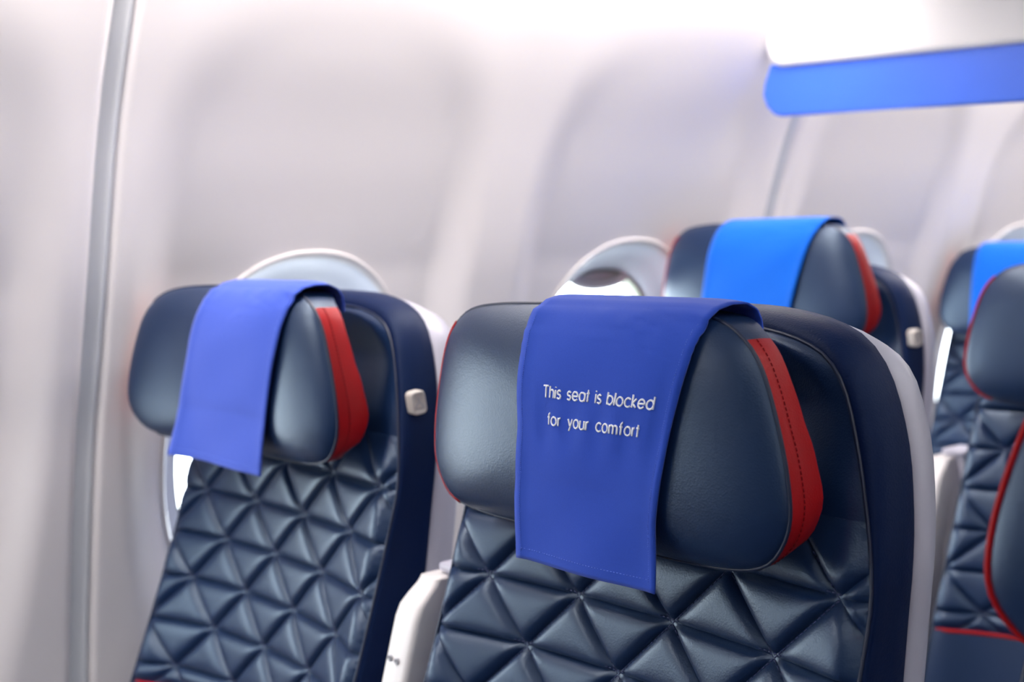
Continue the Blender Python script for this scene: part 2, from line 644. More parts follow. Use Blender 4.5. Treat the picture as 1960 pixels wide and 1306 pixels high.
# ------------------------------------------------------------------ airline seats
S = 0.485
ROW = 0.7493
ROW3 = 1.458
P_, H_, U0 = 0.0927, 0.04526, -0.1511


def prof(z):
    return z * 0.168 - 0.16 * min(0.0, z + 0.05) ** 2


def front_y(x, z):
    b = -0.35 + 1.2 * max(-0.3, min(0.0, z))
    return prof(z) + b * x * x + 0.024 * (abs(x) / 0.2) ** 4 * max(-1.3, min(0.0, z / 0.2))


# rear outline of the back cushion, right half, bottom to top
OUT = [(0.190, -0.60), (0.197, -0.45), (0.198, -0.25), (0.196, -0.10), (0.195, -0.02), (0.1945, 0.02), (0.191, 0.054), (0.184, 0.088), (0.169, 0.124),
       (0.150, 0.146), (0.124, 0.158), (0.085, 0.165), (0.04, 0.167), (0.0, 0.1675)]
half = smooth_curve([(x, 0, z) for x, z in OUT], 70)
half[-1].x = 0
OUTL = half + [Vector((-p.x, 0, p.z)) for p in reversed(half[:-1])]
NO = len(OUTL)


def out_normals():
    res = []
    for i in range(NO):
        t = OUTL[min(i + 1, NO - 1)] - OUTL[max(i - 1, 0)]
        res.append(Vector((t.z, 0, -t.x)).normalized())
    return res


ONRM = out_normals()
INSET = 0.012


def ins_k(z):
    """the front seam sits almost flush low down and well inside near the top"""
    return 0.06 + 0.94 * sstep(-0.02, 0.10, z)




def inset_hw(z):
    """half width of the front face at height z"""
    best = 0.0
    pts = INS_HALF
    if z <= pts[0].z:
        return pts[0].x
    for a, b in zip(pts, pts[1:]):
        if a.z <= z <= b.z:
            t = (z - a.z) / max(1e-9, b.z - a.z)
            return a.x + (b.x - a.x) * t
    return 0.0


INS_HALF = [OUTL[i] - ONRM[i] * INSET * ins_k(OUTL[i].z) for i in range(len(half))]
INS_HALF[-1].x = 0
ZTOP = INS_HALF[-1].z


def loft_outline(rings, name, material, cap_end=False):
    verts = []
    for (ins, dy, bowf) in rings:
        for p, n in zip(OUTL, ONRM):
            q = p - n * (ins * ins_k(p.z) - (0.0025 * math.sin(math.pi * ins / INSET) * (1 - ins_k(p.z))) if name == 'side_bolster' and dy < 0.02 else ins)
            k = bowf if isinstance(bowf, float) else (1.0 if bowf else 0.0)
            y = prof(q.z) + (front_y(q.x, q.z) - prof(q.z)) * k + dy
            zq = q.z - (0.0065 * sstep(0.115, 0.158, q.z) if name == 'back_shell' else 0.0)
            verts.append(Vector((q.x, y, zq + Z0)))
    faces = grid_faces(NO, len(rings))
    if cap_end:
        base = (len(rings) - 1) * NO
        for i in range(NO // 2):
            a, b = base + i, base + i + 1
            c, d = base + NO - 2 - i, base + NO - 1 - i
            if b < c:
                faces.append((a, b, c, d))
            elif a < d and b == c:
                faces.append((a, b, d))
    return make_mesh(name, verts, faces, material)


def quilt_height(d):
    """d: distances to the three seams"""
    h = 1.0
    for q in d:
        h *= 1 - math.exp(-max(0.0, q) / 0.0042)
    return 0.0050 * h + 0.0030 * min(1.0, (d[0] * d[1] * d[2]) ** (1 / 3) / 0.013)


Z_RED = -5.46 * H_
Z_UP = 1.0 * H_


def quilt_meshes():
    out = []
    N = 15
    rows = range(-1, 6)
    for r in rows:
        for k in range(-2, 6):
            off = 0.5 if r % 2 == 0 else 0.0       # even rows shifted by half a step (nodes at k-.5)
            offn = 0.5 if (r + 1) % 2 == 0 else 0.0
            za, zb = -r * H_, -(r + 1) * H_
            A = [U0 + (k + j - off) * P_ for j in (0, 1)]
            # triangle pointing down: two nodes on row r, one on row r+1
            tris = []
            mid = (A[0] + A[1]) / 2
            tris.append(((A[0], za), (A[1], za), (mid, zb)))
            # triangle pointing up: one node on row r, two on row r+1
            tris.append(((A[0], za), (A[0] - P_ / 2, zb), (A[0] + P_ / 2, zb)))
            for tri in tris:
                xs = [t[0] for t in tri]
                wmax = 0.195
                if max(xs) < -wmax + 0.004 or min(xs) > wmax - 0.004:
                    continue
                hts = []
                for q in range(3):
                    p1, p2, p3 = tri[q], tri[(q + 1) % 3], tri[(q + 2) % 3]
                    L = math.hypot(p2[0] - p3[0], p2[1] - p3[1])
                    hts.append(abs((p2[0] - p1[0]) * (p3[1] - p1[1]) - (p3[0] - p1[0]) * (p2[1] - p1[1])) / L)
                verts, faces, idx = [], [], {}
                for i in range(N + 1):
                    for j in range(N + 1 - i):
                        w3 = [sstep(-0.35, 1.35, q) - sstep(-0.35, 1.35, 0) for q in (i / N, j / N, 1 - (i + j) / N)]
                        sw = sum(w3)
                        b = tuple(q / sw for q in w3)
                        x = sum(b[q] * tri[q][0] for q in range(3))
                        z = sum(b[q] * tri[q][1] for q in range(3))
                        z = max(z, Z_RED)
                        w = inset_hw(z) + 0.001
                        h = quilt_height([b[q] * hts[q] for q in range(3)])
                        xc = max(-w, min(w, x))
                        e = w - abs(xc)
                        h *= sstep(0, 0.014, e + 0.003)
                        h *= sstep(0, 0.012, z - Z_RED) * (0.15 + 0.85 * sstep(0, 0.036, Z_UP - z))
                        y = front_y(xc, z) - h + 0.001
                        y += 0.006 * (1 - sstep(0.0, 0.020, e)) ** 2
                        idx[(i, j)] = len(verts)
                        verts.append(Vector((xc, y, z + Z0)))
                for i in range(N):
                    for j in range(N - i):
                        faces.append((idx[(i, j)], idx[(i + 1, j)], idx[(i, j + 1)]))
                        if j < N - i - 1:
                            faces.append((idx[(i + 1, j)], idx[(i + 1, j + 1)], idx[(i, j + 1)]))
                me = make_mesh('quilted_triangle', verts, faces, 'leather')
                if len(me.polygons) < 4:
                    bpy.data.meshes.remove(me)
                    continue
                # consistent outward (towards -y) orientation
                if sum(p.normal.y * p.area for p in me.polygons) > 0:
                    me.flip_normals()
                out.append(me)
    return out


def panel_grid(name, z0, z1, nz, bulge, recess=0.0):
    verts = []
    nu = 33
    for v in range(nz):
        t = v / (nz - 1)
        z = z0 + (z1 - z0) * t
        w = inset_hw(z) + 0.001
        for u in range(nu):
            s = -1 + 2 * u / (nu - 1)
            x = s * w
            e = w - abs(x)
            y = front_y(x, z) + 0.001 - bulge * (sstep(0, 0.02, e) * min(1, sstep(0, 0.02, abs(z - z0)) + (1 if name == 'lower_panel' else 0)))
            y += recess * (1 - s ** 4) * sstep(0, 0.05, z1 - z) * sstep(0, 0.07, z - z0)
            y += 0.006 * (1 - sstep(0.0, 0.020, e)) ** 2
            verts.append(Vector((x, y, z + Z0)))
    me = make_mesh(name, verts, grid_faces(nu, nz), 'leather')
    if sum(p.normal.y * p.area for p in me.polygons) > 0:
        me.flip_normals()
    return me


def stitch_mesh():
    """small thread stitches sunk along the quilting seams"""
    verts, faces = [], []
    segs = []
    for r in range(0, 6):
        z = -r * H_
        w = inset_hw(z) - 0.016
        segs.append(((-w, z + 0.0030), (w, z + 0.0030)))
    for r in range(-1, 6):
        off = 0.5 if r % 2 == 0 else 0.0
        for k in range(-2, 6):
            x = U0 + (k - off) * P_
            for sx in (-0.5, 0.5):
                segs.append(((x + 0.0028, -r * H_), (x + sx * P_ + 0.0028, -(r + 1) * H_)))
    for (a, b) in segs:
        L = math.hypot(b[0] - a[0], b[1] - a[1])
        n = max(1, int(L / 0.0042))
        for i in range(n):
            t0, t1 = (i + 0.18) / n, (i + 0.82) / n
            p = [(a[0] + (b[0] - a[0]) * t, a[1] + (b[1] - a[1]) * t) for t in (t0, t1)]
            if any(abs(q[0]) > inset_hw(q[1]) - 0.016 or q[1] > Z_UP - 0.02 or q[1] < Z_RED + 0.004 for q in p):
                continue
            # height of the puff close to the seam
            pts = [Vector((q[0], front_y(q[0], q[1]) - 0.0024, q[1] + Z0)) for q in p]
            tube(pts, 0.00050, 4, False, verts, faces)
    return make_mesh('seam_stitching', verts, faces, 'thread')


# ---- headrest
HR = [(0, 0.014), (0.08, 0.014), (0.125, 0.016), (0.150, 0.022), (0.163, 0.034), (0.170, 0.052), (0.1685, 0.078), (0.161, 0.110), (0.151, 0.138),
      (0.138, 0.1545), (0.120, 0.1645), (0.09, 0.169), (0.04, 0.1708), (0, 0.171)]
hh = smooth_curve([(x, 0, z) for x, z in HR], 66)
hh[0].x = 0
hh[-1].x = 0
HOUT = hh + [Vector((-p.x, 0, p.z)) for p in reversed(hh[1:-1])]
NH = len(HOUT)
HC = Vector((0, 0, 0.092))
GW = [(0.013, 0.030), (0.024, 0.016), (0.038, 0.029), (0.060, 0.033), (0.085, 0.030), (0.11, 0.026), (0.135, 0.024), (0.155, 0.025), (0.171, 0.034)]


def hr_bulge(k):
    return 0.026 * max(0.0, 1 - k ** 3.0) ** 0.62


def hr_front(x, z):
    """front surface of the headrest (unbent) at x,z by searching the radial scale"""
    v = Vector((x, 0, z)) - HC
    if v.length < 1e-6:
        return -0.05 - hr_bulge(0)
    an = math.atan2(v.z, v.x)
    best = None
    for p in HOUT:
        q = p - HC
        d = abs((math.atan2(q.z, q.x) - an + math.pi) % (2 * math.pi) - math.pi)
        if best is None or d < best[0]:
            best = (d, q.length)
    k = v.length / best[1]
    if k > 1:
        return None
    return -0.05 - hr_bulge(k)


def wing(x, kl, kr):
    if x < -0.05:
        return -kl * (x + 0.05) ** 2
    if x > 0.05:
        return -kr * (x - 0.05) ** 2
    return 0.0


def headrest(parent, dz, kl, kr):
    key = ('headrest', kl, kr)
    if key not in CACHE:
        B = lambda v: Vector((v.x, v.y + wing(v.x, kl, kr), v.z + Z0))
        meshes = {}
        # front panel
        ks = [1.0, 0.992, 0.98, 0.96, 0.93, 0.89, 0.84, 0.77, 0.68, 0.56, 0.42, 0.26, 0.12]
        verts = []
        for k in ks:
            for p in HOUT:
                q = HC + (p - HC) * k
                verts.append(B(Vector((q.x, -0.05 - hr_bulge(k), q.z))))
        faces = grid_faces(NH, len(ks), True)
        verts.append(B(Vector((HC.x, -0.05 - hr_bulge(0), HC.z))))
        c = len(verts) - 1
        b0 = (len(ks) - 1) * NH
        faces += [(b0 + i, b0 + (i + 1) % NH, c) for i in range(NH)]
        meshes['front'] = make_mesh('headrest', verts, faces, 'leather')
        # gusset all round: red on both flanks, navy on top and below
        ng = 7
        def gpt(i, t):
            p = HOUT[i % NH]
            w = lerp_table(GW, p.z)
            q = HC + (p - HC) * (1.0 + 0.008 * math.sin(math.pi * t) - 0.016 * t)
            return B(Vector((q.x, -0.05 + w * t, q.z)))
        red = [abs(p.x) > 0.1375 and 0.0165 < p.z < 0.1555 for p in HOUT]
        def strip(pred, name, material):
            verts, faces = [], []
            for i in range(NH):
                j = (i + 1) % NH
                if pred(i, j):
                    base = len(verts)
                    for t in range(ng):
                        verts.append(gpt(i, t / (ng - 1)))
                        verts.append(gpt(j, t / (ng - 1)))
                    for t in range(ng - 1):
                        faces.append((base + 2 * t, base + 2 * t + 1, base + 2 * t + 3, base + 2 * t + 2))
            return make_mesh(name, verts, faces, material)
        meshes['red_r'] = strip(lambda i, j: red[i] and red[j] and HOUT[i].x > 0, 'red_side_strip', 'red')
        meshes['red_l'] = strip(lambda i, j: red[i] and red[j] and HOUT[i].x < 0, 'red_side_strip', 'red')
        meshes['gusset'] = strip(lambda i, j: not (red[i] and red[j]), 'gusset', 'leather')
        # back panel
        verts = []
        ks = [0.984, 0.93, 0.84, 0.70, 0.5, 0.25]
        for k in ks:
            for p in HOUT:
                w = lerp_table(GW, p.z)
                q = HC + (p - HC) * k
                t = sstep(0.984, 0.75, k)
                verts.append(B(Vector((q.x, (-0.05 + w) * (1 - t) + (-0.008) * t, q.z))))
        faces = grid_faces(NH, len(ks), True)
        b0 = (len(ks) - 1) * NH
        faces.append(tuple(b0 + i for i in range(NH)))
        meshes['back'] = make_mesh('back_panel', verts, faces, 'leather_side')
        # piping along the front seam, stitch rows in the red flanks
        lo = [i for i in range(NH) if red[i] and HOUT[i].x < 0]
        i0, i1 = lo[0], lo[-1]
        navy_idx = [(i1 + k) % NH for k in range(NH - (i1 - i0) + 1)]
        v, f = tube([B(Vector((HOUT[i].x, -0.0505, HOUT[i].z))) for i in navy_idx], 0.0013, 6)
        meshes['piping'] = make_mesh('seam_piping', v, f, 'piping')
        v, f = tube([B(HC + (HOUT[i] - HC) * 1.006 + Vector((0, -0.0502, 0))) for i in range(i0, i1 + 1)], 0.0017, 8)
        meshes['redpiping'] = make_mesh('red_seam_piping', v, f, 'red')
        for side, nm in ((1, 'redst_r'), (-1, 'redst_l')):
            verts, faces = [], []
            for i in range(NH):
                j = (i + 1) % NH
                if red[i] and red[j] and HOUT[i].x * side > 0:
                    n1 = Vector((side, 0, 0)) * 0.0003
                    for q in (0.1, 0.6):
                        a, b2 = gpt(i, 0.36), gpt(j, 0.36)
                        tube([a.lerp(b2, q) + n1, a.lerp(b2, q + 0.32) + n1], 0.0004, 4, False, verts, faces)
            meshes[nm] = make_mesh('red_stitching', verts, faces, 'red_thread')
        v, f = rounded_box(-0.012, 0.055, -0.014, 0.002, 0.004 + Z0, 0.06 + Z0, 0.004, 2)
        meshes['mount'] = make_mesh('headrest_mount', v, f, 'black')
        CACHE[key] = meshes
    ms = CACHE[key]
    h = link('headrest', ms['front'], parent)
    h.location = (0, 0, dz)
    link('red_side_strip', ms['red_r'], h, 'red leather strip along the aisle-side flank')
    link('red_side_strip', ms['red_l'], h, 'red leather strip along the window-side flank')
    link('gusset', ms['gusset'], h)
    link('back_panel', ms['back'], h)
    link('seam_piping', ms['piping'], h)
    if not (parent.location.x < -0.4 and kl > 1):      # hidden where the wing is folded forward
        link('red_seam_piping', ms['redpiping'], h, 'thin red piping along the window-side edge')
    for nm in ('redst_r', 'redst_l'):
        link('red_stitching', ms[nm], h)['kind'] = 'stuff'
    mo = link('headrest_mount', ms['mount'], parent)
    mo.location = (0, 0.006, dz - 0.004)
    return h


def coat_hook(parent):
    if 'hook' not in CACHE:
        pts = []
        w, h, r = 0.0072, 0.0105, 0.0042
        for cx, cz, a0 in ((w - r, h - r, 0), (-w + r, h - r, 90), (-w + r, -h + r, 180), (w - r, -h + r, 270)):
            for i in range(6):
                a = R(a0 + i * 18)
                pts.append((cx + r * math.cos(a), cz + r * math.sin(a)))
        n = len(pts)
        verts = []
        for (k, x) in ((1, -0.006), (1, 0.003), (0.93, 0.0045), (0.78, 0.0045), (0.74, 0.0038)):
            for (a, b) in pts:
                verts.append(Vector((x, a * k, b * k)))
        faces = grid_faces(n, 5, True)
        faces.append(tuple(4 * n + i for i in range(n)))
        CACHE['hook'] = make_mesh('coat_hook', verts, faces, 'hook')
        tri = smooth_curve([Vector((0.0042, 0, 0.0048)), Vector((0.0042, 0.0002, 0.0012)), Vector((0.0042, 0.0040, -0.0040)),
                            Vector((0.0042, 0, -0.0050)), Vector((0.0042, -0.0040, -0.0040)), Vector((0.0042, -0.0002, 0.0010))], 26)
        v, f = tube(tri, 0.0005, 5)
        CACHE['hook_mark'] = make_mesh('hook_emblem', v, f, 'grey_plastic')
    h = link('coat_hook', CACHE['hook'], parent, 'pale beige coat hook')
    h.location = (0.1935, prof(0.074) + 0.0040, 0.074 + Z0)
    h.rotation_euler = (R(8), 0, R(-6))
    link('hook_emblem', CACHE['hook_mark'], h)


def armrest(parent):
    if 'arm' not in CACHE:
        # folded up between the seats: tall narrow body with a sloping rounded top
        secs = []
        verts = []
        zs = [-0.60, -0.40, -0.25, -0.16, -0.115, -0.096, -0.086, -0.078, -0.071, -0.067, -0.0655]
        n = 20
        for z in zs:
            t = sstep(-0.098, -0.0655, z)
            x0 = -0.257 + 0.003 * t + (-0.006 if z < -0.2 else 0)
            x1 = -0.224 - 0.003 * t
            y0 = -0.035 + (z + 0.08) * 0.30 + 0.016 * t * t
            y1 = 0.030 + (z + 0.08) * 0.20 - 0.004 * t * t
            r = 0.006
            for cx, cy, a0 in ((x1 - r, y1 - r, 0), (x0 + r, y1 - r, 90), (x0 + r, y0 + r, 180), (x1 - r, y0 + r, 270)):
                for i in range(5):
                    a = R(a0 + i * 22.5)
                    verts.append(Vector((cx + r * math.cos(a), cy + r * math.sin(a), z + Z0)))
        faces = grid_faces(n, len(zs), True)
        faces.append(tuple((len(zs) - 1) * n + i for i in range(n)))
        CACHE['arm'] = make_mesh('armrest', verts, faces, 'white_plastic')
        # side cap: raised lower plate on the flank with curved shoulder
        prof_pts = [(0.010, -0.098), (0.000, -0.102), (-0.008, -0.110), (-0.012, -0.122), (-0.018, -0.145), (-0.020, -0.152), (-0.026, -0.165), (-0.070, -0.40), (-0.03, -0.40), (0.012, -0.16)]
        n = len(prof_pts)
        verts = [Vector((-0.2245 + dx, y, z + Z0)) for dx in (-0.002, 0.003) for (y, z) in prof_pts]
        faces = [tuple(range(n)), tuple(reversed(range(n, 2 * n)))] + [(i, (i + 1) % n, n + (i + 1) % n, n + i) for i in range(n)]
        bm_me = make_mesh('armrest_cap', verts, faces, 'white_plastic', False)
        CACHE['armcap'] = bm_me
        verts, faces = [], []
        for k, (rr, dy) in enumerate(((0.0026, 0.002), (0.0026, -0.0012), (0.0014, -0.0012), (0.0012, 0.0004))):
            for i in range(14):
                a = 2 * math.pi * i / 14
                verts.append(Vector((rr * math.cos(a), dy, rr * math.sin(a))))
        faces = grid_faces(14, 4, True) + [tuple(3 * 14 + i for i in range(14))]
        CACHE['screw'] = make_mesh('screw', verts, faces, 'grey_plastic')
        v, f = rounded_box(-0.246, -0.214, 0.000, 0.040, -0.064 + Z0, -0.056 + Z0, 0.003, 2)
        v2, f2 = rounded_box(-0.243, -0.217, 0.004, 0.036, -0.30 + Z0, -0.062 + Z0, 0.003, 2)
        f = f + [tuple(i + len(v) for i in q) for q in f2]
        CACHE['armhinge'] = make_mesh('armrest_hinge_cap', v + v2, f, 'shell')
    a = link('armrest', CACHE['arm'], parent, 'white armrest folded up')
    link('armrest_cap', CACHE['armcap'], a)
    for (x, z) in ((-0.2475, -0.128), (-0.2375, -0.1285)):
        s = link('screw', CACHE['screw'], a)
        s.location = (x, -0.035 + (z + 0.08) * 0.30 - 0.0008, z + Z0)
    link('armrest_hinge_cap', CACHE['armhinge'], parent)


def seat(x0, y0, label, dz=0.0, kl=0.0, kr=0.0, hook=False, arm=False):
    if 'quilt' not in CACHE:
        CACHE['quilt'] = quilt_meshes()
        CACHE['upper'] = panel_grid('upper_panel', Z_UP, ZTOP, 26, 0.002, 0.020)
        CACHE['lower'] = panel_grid('lower_panel', -0.58, Z_RED, 12, 0.003)
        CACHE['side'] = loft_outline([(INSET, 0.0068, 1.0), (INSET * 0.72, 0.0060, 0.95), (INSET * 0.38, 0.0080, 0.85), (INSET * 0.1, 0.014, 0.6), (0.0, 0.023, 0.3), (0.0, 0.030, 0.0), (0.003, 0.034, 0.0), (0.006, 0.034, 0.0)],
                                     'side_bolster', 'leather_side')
        CACHE['shell'] = loft_outline([(0.006, 0.031, 0.0), (0.0015, 0.031, 0.0), (-0.0015, 0.034, 0.0), (-0.001, 0.046, 0.0), (0.006, 0.062, 0.0), (0.020, 0.074, 0.0), (0.04, 0.078, 0.0), (0.08, 0.080, 0.0)],
                                      'back_shell', 'shell', True)
        pts = [Vector((p.x, front_y(p.x, p.z) + 0.0062, p.z + Z0)) for p in [OUTL[i] - ONRM[i] * INSET * ins_k(OUTL[i].z) for i in range(NO)]]
        v, f = tube(pts, 0.0014, 6)
        CACHE['piping'] = make_mesh('edge_piping', v, f, 'piping')
        w = inset_hw(Z_RED) + 0.001
        pts = [Vector((w * s / 12, front_y(w * s / 12, Z_RED) - 0.001 + 0.012 * (1 - sstep(0, 0.022, w - abs(w * s / 12))) ** 2, Z_RED + Z0)) for s in range(-12, 13)]
        v, f = tube(pts, 0.0024, 8)
        CACHE['redpipe'] = make_mesh('red_piping', v, f, 'red')
        CACHE['stitch'] = stitch_mesh()
        v, f = rounded_box(-0.205, 0.205, -0.52, -0.08, 0.34, 0.47, 0.045, 4)
        CACHE['cushion'] = make_mesh('seat_cushion', v, f, 'leather')
        v, f = rounded_box(-0.21, 0.21, -0.46, 0.02, 0.285, 0.338, 0.01, 2)
        CACHE['pan'] = make_mesh('seat_pan', v, f, 'grey_plastic')
        v, f = rounded_box(-0.02, 0.02, -0.02, 0.02, 0.0, 0.285, 0.006, 2)
        CACHE['leg'] = make_mesh('leg', v, f, 'grey_plastic')
    o = empty('airline_seat', (x0, y0, 0))
    tag(o, label, 'seat', 'quilted navy leather airline seats')
    sh = link('back_shell', CACHE['shell'], o, 'pale plastic shell on the rear of the backrest')
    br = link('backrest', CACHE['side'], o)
    for me in CACHE['quilt']:
        link('quilted_triangle', me, br)
    link('upper_panel', CACHE['upper'], br)
    link('lower_panel', CACHE['lower'], br)
    link('edge_piping', CACHE['piping'], br)
    link('red_piping', CACHE['redpipe'], br, 'red piping below the quilting')
    st = link('seam_stitching', CACHE['stitch'], br)
    st['kind'] = 'stuff'
    headrest(o, dz, kl, kr)
    link('seat_cushion', CACHE['cushion'], o)
    link('seat_pan', CACHE['pan'], o)
    for (lx, ly) in ((-0.15, -0.40), (0.15, -0.40), (-0.15, -0.05), (0.15, -0.05)):
        g = link('leg', CACHE['leg'], o)
        g.location = (lx, ly, 0)
    if hook:
        coat_hook(o)
    if arm:
        armrest(o)
    return o


seat(0, 0, 'large navy quilted seat in front whose blue cloth carries white lettering', 0.0, 0.0, 0.0, arm=True)
seat(-S, 0, 'navy quilted window seat on the left under a plain violet-blue cloth', 0.0050, 2.9, 0.0, hook=True)
seat(S, 0, 'nearest navy seat at the right edge, only its red-piped headrest corner showing', 0.0, 2.4, 0.0)
seat(-S, ROW, 'navy window seat behind the lettered one, headrest raised, bright azure cloth', 0.050, 0.0, 0.0, hook=True)
seat(0, ROW, 'navy middle seat at right, second row, red piping across its lower back', 0.0, 1.2, 0.0, arm=True)
seat(-S, ROW3, 'farthest navy window seat at the right edge, partly hidden, azure cloth corner', 0.0, 1.8, 0.0, hook=True)


# ------------------------------------------------------------------ seat cloths draped over the headrests
class Cloth:
    """sheet going down the back of a headrest, over its top and down the front"""

    def __init__(self, x0, y0, dz, left, right, zlow, material, kl=0.0, kr=0.0, swing=0.0, seed=1, zlow_r=None):
        self.x0, self.y0, self.dz = x0, y0, dz
        self.left, self.right = left, right           # tables z -> x on the front drop
        self.zlow = zlow
        self.zlow_r = zlow if zlow_r is None else zlow_r
        self.material = material
        self.kl, self.kr = kl, kr
        self.seed = seed
        self.swing = swing
        top = 0.1765
        # path in (y, z): rear drop, over the top, front drop
        path = [(-0.0095, 0.150), (-0.0095, 0.157), (-0.0105, 0.164), (-0.0145, 0.1705), (-0.024, 0.1748), (-0.037, 0.1752), (-0.049, 0.1730), (-0.0575, 0.1680)]
        self.path_top = path

    def front(self, x, z):
        """y of the hanging front drop"""
        y = hr_front(max(-0.165, min(0.165, x)), max(0.055, min(0.160, z)))
        if y is None:
            y = -0.055
        hang = -0.0765 + self.swing * (0.055 - z) if z < 0.055 else 0
        if z < 0.055:
            y = min(hr_front(x, 0.055) or -0.06, -0.06) + self.swing * (0.055 - z)
        return y + wing(x, self.kl, self.kr) - 0.0022

    def point(self, s, t):
        """s in [0,1] along the sheet (0 rear hem, 1 front hem), t in [0,1] across"""
        NSTOP = 0.30
        if s < NSTOP:
            k = s / NSTOP * (len(self.path_top) - 1)
            i = min(int(k), len(self.path_top) - 2)
            a, b = self.path_top[i], self.path_top[i + 1]
            w = k - i
            y, z = a[0] + (b[0] - a[0]) * w, a[1] + (b[1] - a[1]) * w
            xl, xr = lin_table(self.left, 0.172), lin_table(self.right, 0.172)
            x = xl + (xr - xl) * t
            # headrest top falls away at its shoulders
            drop = max(0.0, abs(x) - 0.09) ** 2 * 2.2
            z -= drop
            y += wing(x, self.kl, self.kr) * sstep(0.0, 1.0, s / NSTOP)
        else:
            q = (s - NSTOP) / (1 - NSTOP)
            zl = self.zlow + (self.zlow_r - self.zlow) * t
            z = 0.168 + (zl - 0.168) * q
            zz = max(min(z, 0.172), -0.02)
            xl, xr = lin_table(self.left, zz), lin_table(self.right, zz)
            x = xl + (xr - xl) * t
            yt = -0.0575 + wing(x, self.kl, self.kr)
            m_ = sstep(0.0, 0.10, q)
            y = yt * (1 - m_) + self.front(x, z) * m_
            hf = hr_front(x, z)
            if hf is not None:
                y = min(y, hf + wing(x, self.kl, self.kr) - 0.0022)
            z -= max(0.0, abs(x) - 0.09) ** 2 * 2.2 * (1 - m_)
        # soft puckers
        y += 0.0007 * math.sin(9 * t + 5 * s + self.seed) * math.sin(7 * s * 2 + self.seed)
        y += 0.0012 * math.sin(t * 6.0 + self.seed * 2) * sstep(0.75, 1.0, s)
        if self.seed == 1:                              # puckers pulled by the embroidery
            y += 0.0007 * math.sin(34 * t + 1.0) * math.exp(-((s - 0.60) / 0.07) ** 2)
        # side edges lift slightly
        y -= 0.0015 * (1 - sstep(0, 0.08, min(t, 1 - t)))
        return Vector((x, y, z + Z0 + self.dz))

    def normal(self, s, t):
        e = 1e-3
        a = self.point(min(1, s + e), t) - self.point(max(0, s - e), t)
        b = self.point(s, min(1, t + e)) - self.point(s, max(0, t - e))
        n = a.cross(b).normalized()
        if n.y > 0 and s > 0.3:
            n = -n
        if s <= 0.3 and n.z < 0:
            n = -n
        return n

    def build(self, label, group='blue cloths over the headrests'):
        nu, nv = 29, 90
        verts = []
        for v in range(nv):
            for u in range(nu):
                verts.append(self.point(v / (nv - 1), u / (nu - 1)))
        faces = grid_faces(nu, nv)
        me = bpy.data.meshes.new('seat_cloth')
        me.from_pydata([tuple(p) for p in verts], [], faces)
        me.materials.append(M[self.material])
        if me.polygons[nu * 60].normal.y > 0:
            me.flip_normals()
        for p in me.polygons:
            p.use_smooth = True
        o = link('seat_cloth', me)
        o.location = (self.x0, self.y0, 0)
        sol = o.modifiers.new('thickness', 'SOLIDIFY')
        sol.thickness = 0.0012
        sol.offset = 1.0
        tag(o, label, 'cloth', group)
        # hem stitching: left, right, bottom
        vv, ff = [], []
        lines = [([(0.32 + 0.66 * i / 220, 0.035) for i in range(221)]), ([(0.32 + 0.66 * i / 220, 0.955) for i in range(221)]),
                 ([(0.968, 0.035 + 0.92 * i / 90) for i in range(91)])]
        for ln in lines:
            for i in range(0, len(ln) - 1, 2):
                a, b = ln[i], ln[i + 1]
                pa = self.point(*a) + self.normal(*a) * 0.0013
                pb = self.point(*b) + self.normal(*b) * 0.0013
                tube([pa, pb], 0.00022, 4, False, vv, ff)
        hs = link('hem_stitching', make_mesh('hem_stitching', vv, ff, 'blue_thread'), o)
        hs['kind'] = 'stuff'
        return o


# ---- single-line geometric letters (x height 1, ascender about 1.42)
def arcp(cx, cy, rx, ry, a0, a1, n=14):
    return [(cx + rx * math.cos(R(a0 + (a1 - a0) * i / n)), cy + ry * math.sin(R(a0 + (a1 - a0) * i / n))) for i in range(n + 1)]


